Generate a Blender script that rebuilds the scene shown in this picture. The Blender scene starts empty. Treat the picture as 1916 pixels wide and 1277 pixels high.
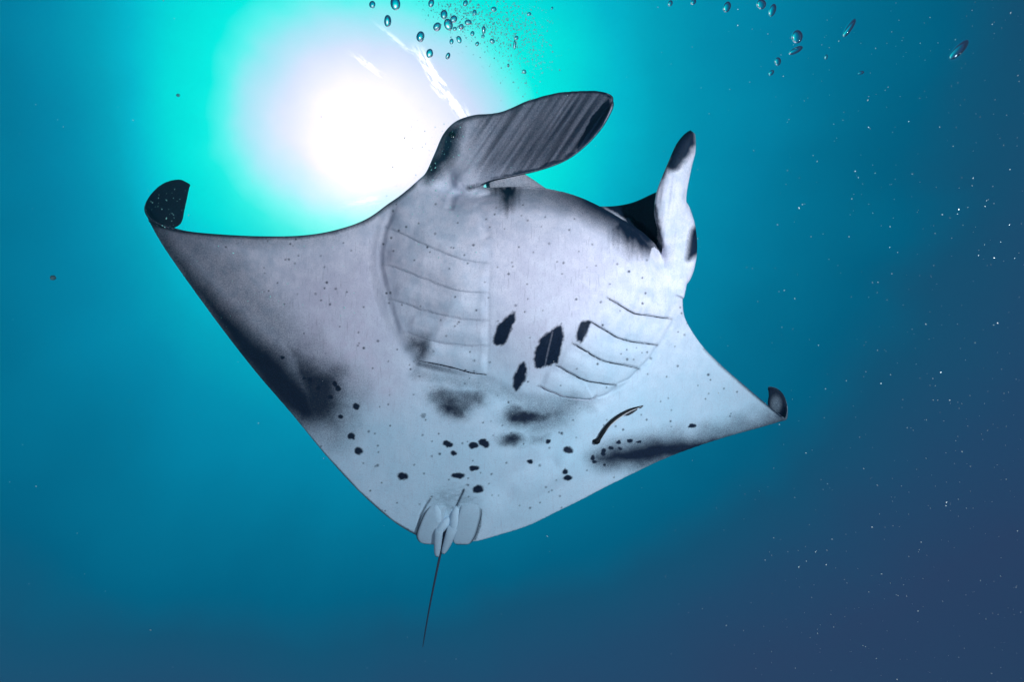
import bpy, math, random
import numpy as np
from mathutils import Vector, Matrix
from mathutils.bvhtree import BVHTree

HAZE = True
random.seed(7)
rng = np.random.default_rng(7)
scene = bpy.context.scene
COL = scene.collection

# ------------------------------------------------------------------ camera
HF = math.radians(80.0)
TH = math.tan(HF / 2)
PITCH = math.radians(42)
cam_d = bpy.data.cameras.new('camera')
cam_d.sensor_width = 36.0
cam_d.lens = 18.0 / TH
cam_d.clip_start = 0.05
cam_d.clip_end = 400
cam = bpy.data.objects.new('camera', cam_d)
COL.objects.link(cam)
cam.location = (0, 0, 0)
cam.rotation_euler = (math.radians(90) + PITCH, 0, 0)
scene.camera = cam
Rm = np.array(cam.rotation_euler.to_matrix())
RIGHT, UP, FWD = Rm[:, 0], Rm[:, 1], -Rm[:, 2]
Z0 = 3.0                                   # metres from the diver to the plane of the belly


def W(px, py, dep):
    """world point of the survey chart (px, py) lying dep metres beyond the belly plane"""
    px, py, dep = np.broadcast_arrays(np.asarray(px, float), np.asarray(py, float), np.asarray(dep, float))
    x = (px - 958.0) / 958.0 * TH
    y = -(py - 638.5) / 958.0 * TH
    d = (Z0 + dep)[..., None]
    return d * (x[..., None] * RIGHT + y[..., None] * UP + FWD)


def chart(P):
    """inverse of W"""
    P = np.asarray(P)
    z = P @ FWD
    return (P @ RIGHT) / z / TH * 958.0 + 958.0, 638.5 - (P @ UP) / z / TH * 958.0, z - Z0


# ------------------------------------------------------------------ world, sun, strobe, exposure
SUN_DIR = W(712, 222, 0)
SUN_DIR = SUN_DIR / np.linalg.norm(SUN_DIR)       # from the diver towards the sun
sun_el = math.asin(SUN_DIR[2])
sun_az = math.atan2(SUN_DIR[0], SUN_DIR[1])
world = bpy.data.worlds.new('World')
scene.world = world
world.use_nodes = True
wn = world.node_tree
sky = wn.nodes.new('ShaderNodeTexSky')
sky.sky_type = 'NISHITA'
sky.sun_disc = False
sky.sun_elevation = sun_el
sky.sun_rotation = sun_az
wn.links.new(sky.outputs[0], wn.nodes['Background'].inputs[0])
wn.nodes['Background'].inputs[1].default_value = 0.05

sl = bpy.data.lights.new('sun', 'SUN')
sl.energy = 5.0
sl.angle = math.radians(0.5)
sl.color = (1.0, 0.95, 0.86)
so = bpy.data.objects.new('sun', sl)
COL.objects.link(so)
so.rotation_euler = Vector(SUN_DIR).to_track_quat('Z', 'Y').to_euler()
so.location = tuple(SUN_DIR * 30)


def strobe(name, off, aim, power, size):
    l = bpy.data.lights.new(name, 'AREA')
    l.shape = 'DISK'
    l.size = size
    l.energy = power
    l.color = (0.83, 0.93, 1.0)
    l.spread = math.radians(120)
    o = bpy.data.objects.new(name, l)
    COL.objects.link(o)
    p = off[0] * RIGHT + off[1] * UP + off[2] * FWD
    o.location = tuple(p)
    o.rotation_euler = Vector(p - aim).to_track_quat('Z', 'Y').to_euler()
    return o


# the photographer's pair of flash heads, on arms either side of the camera
strobe('strobe_right', (1.85, 0.25, 0.55), W(1230, 540, 0), 45, 0.22)
strobe('strobe_left', (-0.8, -0.25, 0.1), W(600, 600, 0), 11, 0.22)

scene.view_settings.view_transform = 'Standard'
scene.view_settings.look = 'None'
scene.view_settings.exposure = 0.0
scene.view_settings.gamma = 1.0
scene.view_settings.use_curve_mapping = False
scene.cycles.use_denoising = True
scene.cycles.max_bounces = 10
scene.cycles.transparent_max_bounces = 16
scene.cycles.volume_bounces = 0
scene.cycles.sample_clamp_indirect = 4.0


# ------------------------------------------------------------------ helpers
def lin(c):
    return tuple(((v / 255) / 12.92 if v / 255 <= 0.04045 else ((v / 255 + 0.055) / 1.055) ** 2.4) for v in c) + (1.0,)


def tag(o, label=None, cat=None, group=None, kind=None):
    if label: o['label'] = label
    if cat: o['category'] = cat
    if group: o['group'] = group
    if kind: o['kind'] = kind
    return o


def new_mesh(name, V, F, smooth=True, mat=None):
    me = bpy.data.meshes.new(name)
    me.from_pydata([tuple(v) for v in np.asarray(V)], [], [tuple(int(i) for i in f) for f in F])
    me.update()
    if smooth:
        me.polygons.foreach_set('use_smooth', [True] * len(me.polygons))
    if mat: me.materials.append(mat)
    return me


def link(name, me, parent=None):
    o = bpy.data.objects.new(name, me)
    COL.objects.link(o)
    if parent: o.parent = parent
    return o


def smoothstep(a, b, x):
    t = np.clip((x - a) / (b - a), 0, 1)
    return t * t * (3 - 2 * t)


def hash2(ix, iy, seed):
    h = (ix.astype(np.int64) * 374761393 + iy.astype(np.int64) * 668265263 + seed * 1442695041) & 0x7fffffff
    h = ((h ^ (h >> 13)) * 1274126177) & 0x7fffffff
    h = h ^ (h >> 16)
    return (h & 0xffff) / 65535.0


def vnoise(x, y, seed=0):
    ix, iy = np.floor(x), np.floor(y)
    fx, fy = x - ix, y - iy
    fx, fy = fx * fx * (3 - 2 * fx), fy * fy * (3 - 2 * fy)
    a, b = hash2(ix, iy, seed), hash2(ix + 1, iy, seed)
    c, d = hash2(ix, iy + 1, seed), hash2(ix + 1, iy + 1, seed)
    return (a + (b - a) * fx) * (1 - fy) + (c + (d - c) * fx) * fy


def fbm(x, y, seed=0, n=4):
    s, a, t = 0, 0.5, 0
    for k in range(n):
        s = s + a * vnoise(x * 2 ** k, y * 2 ** k, seed + 17 * k)
        t += a
        a *= 0.5
    return s / t


def sdf_poly(x, y, poly):
    """signed distance to a polygon, negative inside"""
    p = np.asarray(poly, float)
    d = np.full(x.shape, 1e9)
    ins = np.zeros(x.shape, bool)
    for i in range(len(p)):
        a, b = p[i], p[(i + 1) % len(p)]
        e = b - a
        wx, wy = x - a[0], y - a[1]
        t = np.clip((wx * e[0] + wy * e[1]) / max(e @ e, 1e-9), 0, 1)
        d = np.minimum(d, (wx - e[0] * t) ** 2 + (wy - e[1] * t) ** 2)
        c = ((a[1] > y) != (b[1] > y)) & (x < (b[0] - a[0]) * (y - a[1]) / ((b[1] - a[1]) if b[1] != a[1] else 1e-9) + a[0])
        ins ^= c
    d = np.sqrt(d)
    return np.where(ins, -d, d)


def sd_line(x, y, pts):
    """distance to a polyline, its running parameter (0..1), signed side"""
    p = np.asarray(pts, float)
    L = np.r_[0, np.cumsum(np.hypot(*(p[1:] - p[:-1]).T))]
    d = np.full(x.shape, 1e9); s = np.zeros(x.shape); side = np.zeros(x.shape)
    for i in range(len(p) - 1):
        a, b = p[i], p[i + 1]
        e = b - a
        wx, wy = x - a[0], y - a[1]
        t = np.clip((wx * e[0] + wy * e[1]) / max(e @ e, 1e-9), 0, 1)
        dd = np.hypot(wx - e[0] * t, wy - e[1] * t)
        m = dd < d
        d = np.where(m, dd, d)
        s = np.where(m, (L[i] + t * (L[i + 1] - L[i])) / L[-1], s)
        side = np.where(m, np.sign(e[0] * wy - e[1] * wx), side)
    return d, s, side


def crom(pts, n):
    """Catmull-Rom resample of rows of control values, uniform in parameter"""
    p = np.asarray(pts, float)
    p = np.vstack([2 * p[0] - p[1], p, 2 * p[-1] - p[-2]])
    m = len(p) - 3
    t = np.linspace(0, m, n)
    i = np.clip(t.astype(int), 0, m - 1)
    f = (t - i)[:, None]
    a, b, c, d = p[i], p[i + 1], p[i + 2], p[i + 3]
    return 0.5 * ((2 * b) + (-a + c) * f + (2 * a - 5 * b + 4 * c - d) * f ** 2 + (-a + 3 * b - 3 * c + d) * f ** 3)


# ------------------------------------------------------------------ materials
def principled(name, col, rough=0.5, spec=0.4):
    m = bpy.data.materials.new(name)
    m.use_nodes = True
    b = m.node_tree.nodes['Principled BSDF']
    b.inputs['Base Color'].default_value = (*col, 1)
    b.inputs['Roughness'].default_value = rough
    b.inputs['Specular IOR Level'].default_value = spec
    return m


class NT:
    def __init__(self, m):
        self.t = m.node_tree
        self.n = self.t.nodes

    def node(self, typ, **kw):
        nd = self.n.new(typ)
        for k, v in kw.items():
            setattr(nd, k, v)
        return nd

    def set(self, sock, v):
        if isinstance(v, bpy.types.NodeSocket): self.t.links.new(v, sock)
        else: sock.default_value = v

    def math(self, op, a, b=None, c=None, clamp=False):
        nd = self.node('ShaderNodeMath', operation=op, use_clamp=clamp)
        for s, v in zip(nd.inputs, (a, b, c)):
            if v is not None: self.set(s, v)
        return nd.outputs[0]

    def vmath(self, op, a, b=None, scale=None):
        nd = self.node('ShaderNodeVectorMath', operation=op)
        self.set(nd.inputs[0], a)
        if b is not None: self.set(nd.inputs[1], b)
        if scale is not None: self.set(nd.inputs['Scale'], scale)
        return nd.outputs['Value'] if op in ('DOT_PRODUCT', 'LENGTH') else nd.outputs[0]

    def noise(self, vec, scale, detail=3, rough=0.5):
        nd = self.node('ShaderNodeTexNoise')
        self.set(nd.inputs['Vector'], vec)
        nd.inputs['Scale'].default_value = scale
        nd.inputs['Detail'].default_value = detail
        nd.inputs['Roughness'].default_value = rough
        return nd.outputs['Fac']

    def maprange(self, v, a, b, c=0.0, d=1.0, smooth=True):
        nd = self.node('ShaderNodeMapRange', interpolation_type='SMOOTHSTEP' if smooth else 'LINEAR')
        self.set(nd.inputs['Value'], v)
        for k, x in zip(('From Min', 'From Max', 'To Min', 'To Max'), (a, b, c, d)):
            self.set(nd.inputs[k], x)
        return nd.outputs['Result']

    def mix(self, f, a, b, mode='MIX'):
        nd = self.node('ShaderNodeMix', data_type='RGBA', blend_type=mode)
        self.set(nd.inputs[0], f)
        self.set(nd.inputs[6], a)
        self.set(nd.inputs[7], b)
        return nd.outputs[2]

    def attr(self, name):
        return self.node('ShaderNodeAttribute', attribute_name=name)


# ------------------------------------------------------------------ the open water all round
def ang(px, py):
    p = W(px, py, 0)
    p = p / np.linalg.norm(p)
    return math.acos(float(np.clip(p @ SUN_DIR, -1, 1)))


def water_material():
    m = bpy.data.materials.new('open_water')
    m.use_nodes = True
    T = NT(m)
    T.n.clear()
    out = T.node('ShaderNodeOutputMaterial')
    geo = T.node('ShaderNodeNewGeometry')
    d = T.vmath('NORMALIZE', geo.outputs['Position'])
    # frame about the sun
    S = Vector(SUN_DIR)
    A = Vector(RIGHT) - S * S.dot(Vector(RIGHT)); A.normalize()
    B = A.cross(S) * -1
    if B.dot(Vector(UP)) < 0: B = -B
    ca = T.vmath('DOT_PRODUCT', d, tuple(S))
    a = T.math('ARCCOSINE', T.math('MINIMUM', ca, 0.999999))
    xa = T.math('DIVIDE', T.vmath('DOT_PRODUCT', d, tuple(A)), T.math('MAXIMUM', ca, 0.05))
    yb = T.math('DIVIDE', T.vmath('DOT_PRODUCT', d, tuple(B)), T.math('MAXIMUM', ca, 0.05))
    n1 = T.noise(d, 2.2, 3, 0.5)
    n2 = T.noise(d, 9.0, 3, 0.55)
    # soft shafts fanning out from the sun: noise of the angle round it
    fan = T.math('ARCTAN2', T.vmath('DOT_PRODUCT', d, tuple(B)), T.vmath('DOT_PRODUCT', d, tuple(A)))
    s2 = T.math('POWER', T.math('ABSOLUTE', T.math('SINE', fan)), 2.0)
    cmb = T.node('ShaderNodeCombineXYZ')
    T.set(cmb.inputs[0], T.math('COSINE', fan)); T.set(cmb.inputs[1], T.math('SINE', fan)); T.set(cmb.inputs[2], T.math('MULTIPLY', a, 0.8))
    n3 = T.noise(cmb.outputs[0], 3.0, 2, 0.5)
    a_in = T.math('ADD', a, T.math('MULTIPLY', T.math('MULTIPLY', s2, 0.05), T.math('MULTIPLY', T.maprange(a, 0.02, 0.16), T.maprange(a, 0.24, 0.5, 1.0, 0.0))))
    aw = T.math('ADD', a_in, T.math('MULTIPLY', T.math('SUBTRACT', n1, 0.5), 0.07))
    aw = T.math('ADD', aw, T.math('MULTIPLY', T.maprange(xa, -0.27, -0.50, 0.0, 0.115), T.maprange(yb, -0.6, 0.05, 0.1, 1.3)))
    aw = T.math('ADD', aw, T.math('MULTIPLY', T.math('MULTIPLY', T.math('SUBTRACT', n3, 0.5), 0.12), T.maprange(a, 0.2, 0.7)))
    aw = T.math('ADD', aw, T.math('MULTIPLY', T.math('SUBTRACT', n2, 0.5), 0.045))
    aw = T.math('ADD', aw, T.maprange(yb, -0.7, -1.35, 0.0, 0.10))
    ramp = T.node('ShaderNodeValToRGB')
    stops = [
        (0.00, (236, 236, 250), 1.0), (0.085, (226, 229, 248), 1.0), (0.14, (205, 218, 246), 1.0), (0.185, (160, 226, 243), 1.0), (0.215, (84, 242, 236), 1.0),
        (0.242, (0, 236, 224), 1.0), (0.288, (0, 221, 217), 1.0), (0.327, (0, 202, 211), 1.0), (0.368, (0, 180, 202), 1.0), (0.42, (0, 158, 184), 1.0),
        (0.50, (0, 138, 170), 1.0), (0.568, (0, 126, 160), 1.0), (0.658, (0, 108, 141), 1.0), (0.76, (0, 92, 125), 1.0), (0.84, (18, 76, 108), 1.0),
        (0.95, (32, 66, 100), 1.0), (1.10, (40, 58, 92), 1.0), (1.8, (32, 44, 72), 1.0)]
    amax = 2.0
    el = ramp.color_ramp.elements
    while len(el) < len(stops): el.new(0.5)
    for e, (p, c, k) in zip(el, stops):
        e.position = p / amax
        l = lin(c)
        e.color = (l[0] * k, l[1] * k, l[2] * k, 1)
    ramp.color_ramp.interpolation = 'B_SPLINE' if False else 'EASE'
    ramp.color_ramp.interpolation = 'LINEAR'
    T.set(ramp.inputs[0], T.math('DIVIDE', aw, amax))
    col = ramp.outputs[0]
    # sunlight glittering in the ripples of the surface, two thin crests crossing the bright patch
    def crest(p0, p1, width, strength, seed):
        def loc(p):
            q = W(*p, 0); q = Vector(q).normalized()
            return np.array([q.dot(A) / q.dot(S), q.dot(B) / q.dot(S)])
        q0, q1 = loc(p0), loc(p1)
        L = np.linalg.norm(q1 - q0); u = (q1 - q0) / L; v = np.array([-u[1], u[0]])
        su = T.math('ADD', T.math('MULTIPLY', xa, float(u[0])), T.math('SUBTRACT', T.math('MULTIPLY', yb, float(u[1])), float(q0 @ u)))
        sv = T.math('ADD', T.math('MULTIPLY', xa, float(v[0])), T.math('SUBTRACT', T.math('MULTIPLY', yb, float(v[1])), float(q0 @ v)))
        c3 = T.node('ShaderNodeCombineXYZ')
        T.set(c3.inputs[0], T.math('MULTIPLY', su, 14.0)); T.set(c3.inputs[1], T.math('MULTIPLY', sv, 60.0)); c3.inputs[2].default_value = seed
        nz = T.noise(c3.outputs[0], 1.0, 4, 0.6)
        nz2 = T.noise(c3.outputs[0], 5.0, 3, 0.65)
        sv2 = T.math('ADD', sv, T.math('MULTIPLY', T.math('SUBTRACT', nz, 0.5), width * 3.0))
        core = T.maprange(T.math('ABSOLUTE', sv2), 0.0, width, 1.0, 0.0)
        e1 = T.maprange(su, -0.01, 0.035); e2 = T.maprange(su, L - 0.01, L + 0.02, 1.0, 0.0)
        k = T.math('MULTIPLY', T.math('MULTIPLY', core, T.math('MULTIPLY', e1, e2)), T.maprange(nz2, 0.38, 0.6))
        return T.math('MULTIPLY', k, strength)
    g = T.math('ADD', crest((775, 85), (866, 222), 0.012, 1.0, 3.1), crest((655, 97), (704, 132), 0.006, 0.7, 8.2))
    g = T.math('ADD', g, crest((640, 385), (700, 372), 0.007, 0.35, 5.7))
    g = T.math('ADD', g, crest((700, 42), (770, 98), 0.005, 0.35, 1.7))
    gc = T.node('ShaderNodeVectorMath', operation='SCALE')
    gc.inputs[0].default_value = (1.0, 0.86, 0.72)
    T.set(gc.inputs['Scale'], g)
    # the sun's own blurred disc, a little below the middle of the patch
    cd = Vector(W(682, 285, 0)).normalized()
    dd = T.math('ARCCOSINE', T.math('MINIMUM', T.vmath('DOT_PRODUCT', d, tuple(cd)), 0.999999))
    disc = T.math('POWER', T.maprange(T.math('ADD', dd, T.math('MULTIPLY', T.math('SUBTRACT', n2, 0.5), 0.05)), 0.0, 0.25, 1.0, 0.0, smooth=False), 2.6)
    tot = T.vmath('ADD', col, gc.outputs[0])
    dv = T.node('ShaderNodeVectorMath', operation='SCALE')
    dv.inputs[0].default_value = (1.0, 0.62, 0.5)
    T.set(dv.inputs['Scale'], disc)
    tot = T.vmath('ADD', tot, dv.outputs[0])
    em = T.node('ShaderNodeEmission')
    T.set(em.inputs[0], tot)
    em.inputs[1].default_value = 1.0
    tr = T.node('ShaderNodeBsdfTransparent')
    tr.inputs[0].default_value = (0.004, 0.06, 0.07, 1)      # what the metres of water leave of daylight
    ad = T.node('ShaderNodeAddShader')
    T.t.links.new(em.outputs[0], ad.inputs[0])
    T.t.links.new(tr.outputs[0], ad.inputs[1])
    T.t.links.new(ad.outputs[0], out.inputs['Surface'])
    return m


def uv_sphere(nu, nv, r=(1, 1, 1)):
    V = [(0, 0, r[2])]
    for j in range(1, nv):
        th = math.pi * j / nv
        for i in range(nu):
            ph = 2 * math.pi * i / nu
            V.append((r[0] * math.sin(th) * math.cos(ph), r[1] * math.sin(th) * math.sin(ph), r[2] * math.cos(th)))
    V.append((0, 0, -r[2]))
    F = []
    for i in range(nu):
        F.append((0, 1 + i, 1 + (i + 1) % nu))
        for j in range(nv - 2):
            a = 1 + j * nu + i; b = 1 + j * nu + (i + 1) % nu
            F.append((a, a + nu, b + nu, b))
        F.append((len(V) - 1, 1 + (nv - 2) * nu + (i + 1) % nu, 1 + (nv - 2) * nu + i))
    return np.array(V), F


V, F = uv_sphere(96, 48, (90, 90, 90))
water = link('water', new_mesh('water', V, F, True, water_material()))
tag(water, 'deep teal open water brightening to a white sunlit patch', kind='structure')

# ------------------------------------------------------------------ the manta ray
# stations across the span: leading edge (px, py, depth), trailing edge (px, py, depth), half-thickness in metres
ST = [
    (357, 345, .50, 355, 349, .50, .008),
    (336, 336, .48, 352, 365, .49, .009),
    (308, 342, .43, 346, 392, .47, .009),
    (284, 361, .37, 338, 420, .44, .010),
    (270, 388, .29, 312, 429, .40, .011),
    (280, 408, .22, 285, 418, .36, .013),
    (304, 423, .18, 279, 414, .25, .014),
    (342, 432, .15, 303, 458, .19, .015),
    (400, 438, .10, 348, 524, .16, .018),
    (480, 442, .06, 412, 612, .13, .024),
    (560, 441, .03, 478, 697, .10, .032),
    (625, 431, .01, 545, 775, .08, .042),
    (685, 410, .00, 612, 856, .06, .055),
    (735, 374, .00, 672, 921, .05, .065),
    (770, 346, .00, 733, 975, .05, .075),
    (803, 322, .02, 786, 1006, .05, .085),
    (842, 340, .04, 822, 1010, .05, .09),
    (895, 349, .03, 850, 1010, .05, .09),
    (955, 348, .02, 868, 1012, .05, .09),
    (1020, 350, .02, 890, 1014, .05, .09),
    (1090, 369, .03, 935, 1002, .06, .09),
    (1155, 403, .05, 990, 984, .07, .09),
    (1205, 437, .08, 1043, 958, .09, .085),
    (1243, 478, .11, 1088, 936, .11, .08),
    (1272, 540, .13, 1134, 912, .14, .07),
    (1280, 592, .16, 1183, 888, .18, .055),
    (1309, 641, .22, 1240, 861, .24, .042),
    (1349, 683, .30, 1300, 838, .31, .03),
    (1390, 719, .38, 1358, 819, .38, .02),
    (1430, 753, .46, 1415, 803, .45, .014),
    (1459, 777, .51, 1456, 791, .52, .012),
    (1470, 784, .55, 1471, 786, .58, .011),
    (1474, 764, .60, 1458, 779, .63, .010),
    (1467, 740, .63, 1437, 760, .66, .009),
    (1454, 727, .65, 1438, 740, .67, .008),
    (1438, 723, .66, 1436, 727, .67, .007),
]
st = crom(ST, 35 * 14 + 1)
st[:, 6] = np.maximum(st[:, 6], .007)
NU = len(st); NV = 150
v = 0.5 - 0.5 * np.cos(np.linspace(0, math.pi, NV))
v = 0.5 * v + 0.5 * np.linspace(0, 1, NV)

BASKET = [(800, 352), (742, 385), (716, 440), (712, 495), (722, 560), (746, 622), (785, 684), (850, 697), (912, 706), (975, 738), (1040, 748),
          (1105, 750), (1150, 725), (1195, 690), (1232, 645), (1258, 600), (1275, 545), (1285, 470), (1230, 400), (1160, 372), (1080, 340), (960, 330), (880, 330)]


def bulge(x, y):
    """how far the belly stands out towards the diver, metres"""
    d = -sdf_poly(x, y, BASKET)
    h = 0.19 * smoothstep(-14, 160, d) ** 0.85 + 0.012 * smoothstep(-8, 14, d)
    # the flanks run on softly behind the gills
    e = np.hypot((x - 930) / 300, (y - 760) / 250)
    h = h + 0.045 * smoothstep(1, 0, e)
    # the jaw rolls back at its lip
    dl, _, _ = sd_line(x, y, [(842, 340), (895, 346), (955, 346), (1020, 349), (1090, 368), (1155, 402), (1205, 436), (1243, 476)])
    h = h - 0.07 * smoothstep(70, 0, dl)
    return h


Lp, Tp = st[:, 0:3], st[:, 3:6]
G = Lp[:, None, :] * (1 - v)[None, :, None] + Tp[:, None, :] * v[None, :, None]
# cambered chords: the wings are gently cupped
span = np.arange(NU) / (NU - 1) * 35
camber = 0.035 * np.exp(-((span - 10) / 4.0) ** 2) + 0.03 * np.exp(-((span - 27) / 3.0) ** 2)
G[:, :, 2] += camber[:, None] * np.sin(math.pi * v)[None, :]
mid = W(G[:, :, 0], G[:, :, 1], G[:, :, 2])
du = np.gradient(mid, axis=0); dv = np.gradient(mid, axis=1)
N = np.cross(du, dv)
N /= np.maximum(np.linalg.norm(N, axis=2, keepdims=True), 1e-9)
if (N[NU // 2, NV // 2] @ FWD) > 0: N = -N            # N is the belly side
nose = np.clip(v / 0.10, 0, 1)
prof = np.sqrt(np.maximum(1 - (1 - nose) ** 2, 0)) * np.clip((1 - v) / 0.75, 0, 1) ** 0.8
ht = 0.006 + (st[:, 6][:, None] - 0.006) * prof[None, :]
wing = np.exp(-((span - 18.5) / 6.0) ** 4)
b = bulge(G[:, :, 0], G[:, :, 1]) * smoothstep(3.5, 9, span)[:, None] * (1 - smoothstep(27, 31, span))[:, None]
vent = mid + N * (ht * 0.45)[..., None] - FWD * b[..., None]
dors = mid - N * (ht * (1.0 + 0.9 * wing[:, None]))[..., None]


def shell(A, B):
    """closed mesh from two sheets sharing a grid"""
    nu, nv = A.shape[:2]
    V = np.concatenate([A.reshape(-1, 3), B.reshape(-1, 3)])
    i = np.arange(nu * nv).reshape(nu, nv)
    q = lambda a, b, c, d: np.stack([a.ravel(), b.ravel(), c.ravel(), d.ravel()], 1)
    o = nu * nv
    Fs = [q(i[:-1, :-1], i[1:, :-1], i[1:, 1:], i[:-1, 1:]),
          q(i[:-1, :-1], i[:-1, 1:], i[1:, 1:], i[1:, :-1]) + o]
    for e, rev in ((i[:, 0], 1), (i[:, -1], 0), (i[0, :], 0), (i[-1, :], 1)):
        a, b2 = e[:-1], e[1:]
        Fs.append(np.stack([a, b2, b2 + o, a + o], 1) if rev == 0 else np.stack([a, a + o, b2 + o, b2], 1))
    return V, np.concatenate(Fs)


pieces = [shell(vent, dors)]
refs = [(mid[::4, ::4].reshape(-1, 3), N[::4, ::4].reshape(-1, 3), 0)]


def plate(rows, cid, n=90, m=60, bow=0.0, nose_w=0.18):
    """a fin: rows of (edge A px, py, dep, edge B px, py, dep, half thickness)"""
    r = crom(rows, n)
    w = np.linspace(0, 1, m)
    g = r[:, None, 0:3] * (1 - w)[None, :, None] + r[:, None, 3:6] * w[None, :, None]
    g[:, :, 2] += bow * np.sin(math.pi * w)[None, :] * smoothstep(0, 0.4, np.linspace(0, 1, n))[:, None]
    M = W(g[:, :, 0], g[:, :, 1], g[:, :, 2])
    n_ = np.cross(np.gradient(M, axis=0), np.gradient(M, axis=1))
    n_ /= np.maximum(np.linalg.norm(n_, axis=2, keepdims=True), 1e-9)
    if (n_[n // 2, m // 2] @ FWD) > 0: n_ = -n_
    e = np.clip(np.minimum(w, 1 - w) / nose_w, 0, 1)
    pr = np.sqrt(np.maximum(1 - (1 - e) ** 2, 0))
    t = 0.005 + np.maximum(r[:, 6] - 0.005, 0)[:, None] * pr[None, :]
    pieces.append(shell(M + n_ * t[..., None], M - n_ * t[..., None]))
    refs.append((M[::2, ::2].reshape(-1, 3), n_[::2, ::2].reshape(-1, 3), cid))


# head side and big cephalic fin, unrolled towards the upper right
plate([
    (752, 385, .12, 850, 440, .14, .05),
    (776, 350, .08, 866, 402, .13, .05),
    (797, 322, .06, 874, 378, .09, .06),
    (812, 290, .06, 882, 360, .03, .065),
    (829, 254, .07, 888, 352, -.02, .07),
    (852, 229, .08, 900, 344, -.01, .06),
    (888, 216, .09, 922, 336, -.01, .045),
    (935, 211, .09, 958, 329, -.02, .032),
    (985, 190, .08, 1010, 318, -.03, .024),
    (1038, 175, .06, 1060, 299, -.05, .019),
    (1088, 170, .04, 1098, 270, -.06, .016),
    (1122, 171, .02, 1126, 238, -.06, .013),
    (1140, 176, .00, 1143, 208, -.04, .010),
    (1147, 187, -.01, 1147, 192, -.02, .006)], 1, n=150, m=90, bow=0.03)
# the other cephalic fin, rolled, pointing up
plate([
    (1232, 540, .08, 1276, 560, .12, .05),
    (1238, 500, .06, 1284, 515, .12, .05),
    (1240, 466, .05, 1290, 480, .12, .045),
    (1231, 432, .03, 1288, 440, .10, .04),
    (1224, 400, .02, 1284, 404, .08, .034),
    (1227, 366, .01, 1281, 372, .06, .028),
    (1238, 334, .00, 1286, 340, .05, .024),
    (1251, 303, -.01, 1293, 308, .04, .020),
    (1265, 272, -.01, 1299, 286, .03, .016),
    (1280, 253, -.01, 1300, 268, .02, .011),
    (1293, 244, .00, 1299, 250, .01, .006)], 2, n=120, m=50, bow=-0.035, nose_w=0.3)
# roof of the mouth, an arch well behind the jaw
plate([
    (905, 300, .20, 925, 430, .16, .03),
    (950, 312, .24, 960, 450, .18, .03),
    (985, 329, .27, 1000, 470, .20, .03),
    (1035, 362, .29, 1040, 490, .20, .03),
    (1085, 382, .30, 1080, 500, .20, .03),
    (1135, 387, .30, 1120, 510, .20, .03),
    (1182, 380, .28, 1170, 520, .20, .03),
    (1228, 360, .25, 1215, 530, .18, .03),
    (1262, 350, .20, 1255, 530, .16, .03)], 3, n=90, m=60, bow=0.0)
# cheek that carries the right eye
Vs, Fs = uv_sphere(40, 28)
c0 = W(1272, 452, .13)
sx, sy, sz = 29 * 2.75e-3, 84 * 2.75e-3, .12
tilt = math.radians(4)
ux = RIGHT * math.cos(tilt) + UP * math.sin(tilt); uy = -RIGHT * math.sin(tilt) + UP * math.cos(tilt)
Vs = c0 + Vs[:, 0:1] * ux * sx + Vs[:, 1:2] * uy * sy + Vs[:, 2:3] * FWD * sz
pieces.append((Vs, Fs))
refs.append((Vs, np.repeat(-FWD[None], len(Vs), 0) + (Vs - c0) * 0, 4))

# fleshy corner of the mouth under the fin
Vc, Fc = uv_sphere(28, 20)
cc = W(894, 370, .05)
Vc = cc + Vc[:, 0:1] * RIGHT * .085 + Vc[:, 1:2] * UP * .052 - Vc[:, 2:3] * FWD * .075
pieces.append((Vc, Fc))
refs.append((Vc[::3], np.repeat(-FWD[None], len(Vc[::3]), 0), 0))

AV, AF, o = [], [], 0
for V_, F_ in pieces:
    AV.append(V_); AF += [tuple(int(k) + o for k in f) for f in F_]; o += len(V_)
raw = new_mesh('raw', np.concatenate(AV), AF, False)
ro = link('raw', raw)
md = ro.modifiers.new('r', 'REMESH')
md.mode = 'VOXEL'
md.voxel_size = 0.0046
md.adaptivity = 0.0
dg = bpy.context.evaluated_depsgraph_get()
body_me = bpy.data.meshes.new_from_object(ro.evaluated_get(dg))
bpy.data.objects.remove(ro)
nv_ = len(body_me.vertices)
co = np.empty(nv_ * 3); body_me.vertices.foreach_get('co', co); co = co.reshape(-1, 3)
ed = np.empty(len(body_me.edges) * 2, int); body_me.edges.foreach_get('vertices', ed); ed = ed.reshape(-1, 2)
deg = np.bincount(ed.ravel(), minlength=nv_)


def lap(c, wgt, it):
    for _ in range(it):
        s = np.stack([np.bincount(ed[:, 0], c[ed[:, 1], k], nv_) + np.bincount(ed[:, 1], c[ed[:, 0], k], nv_) for k in range(3)], 1)
        c = c + (s / deg[:, None] - c) * wgt
    return c


X, Y, D = chart(co)
co = lap(co, 0.5, 5)
# melt the seams where the fins and the cheek grow out of the head
dj1, _, _ = sd_line(X, Y, [(765, 350), (805, 380), (850, 400), (885, 420)])
dj2, _, _ = sd_line(X, Y, [(1238, 520), (1262, 510), (1285, 500)])
wj = np.maximum(smoothstep(60, 15, dj1), smoothstep(45, 10, dj2))[:, None] * 0.6
wj2 = (smoothstep(30, 8, np.abs(X - 1283)) * smoothstep(380, 420, Y) * smoothstep(540, 500, Y))[:, None] * 0.5
co = lap(co, wj, 90)
co = lap(co, (smoothstep(26, 8, np.hypot(X - 884, Y - 372)))[:, None] * 0.6, 50)
co = lap(co, wj2, 14)


def compute_normals(c):
    body_me.vertices.foreach_set('co', c.ravel())
    body_me.update()
    n = np.empty(nv_ * 3)
    body_me.vertices.foreach_get('normal', n)
    return n.reshape(-1, 3)


NRM = compute_normals(co)
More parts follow.
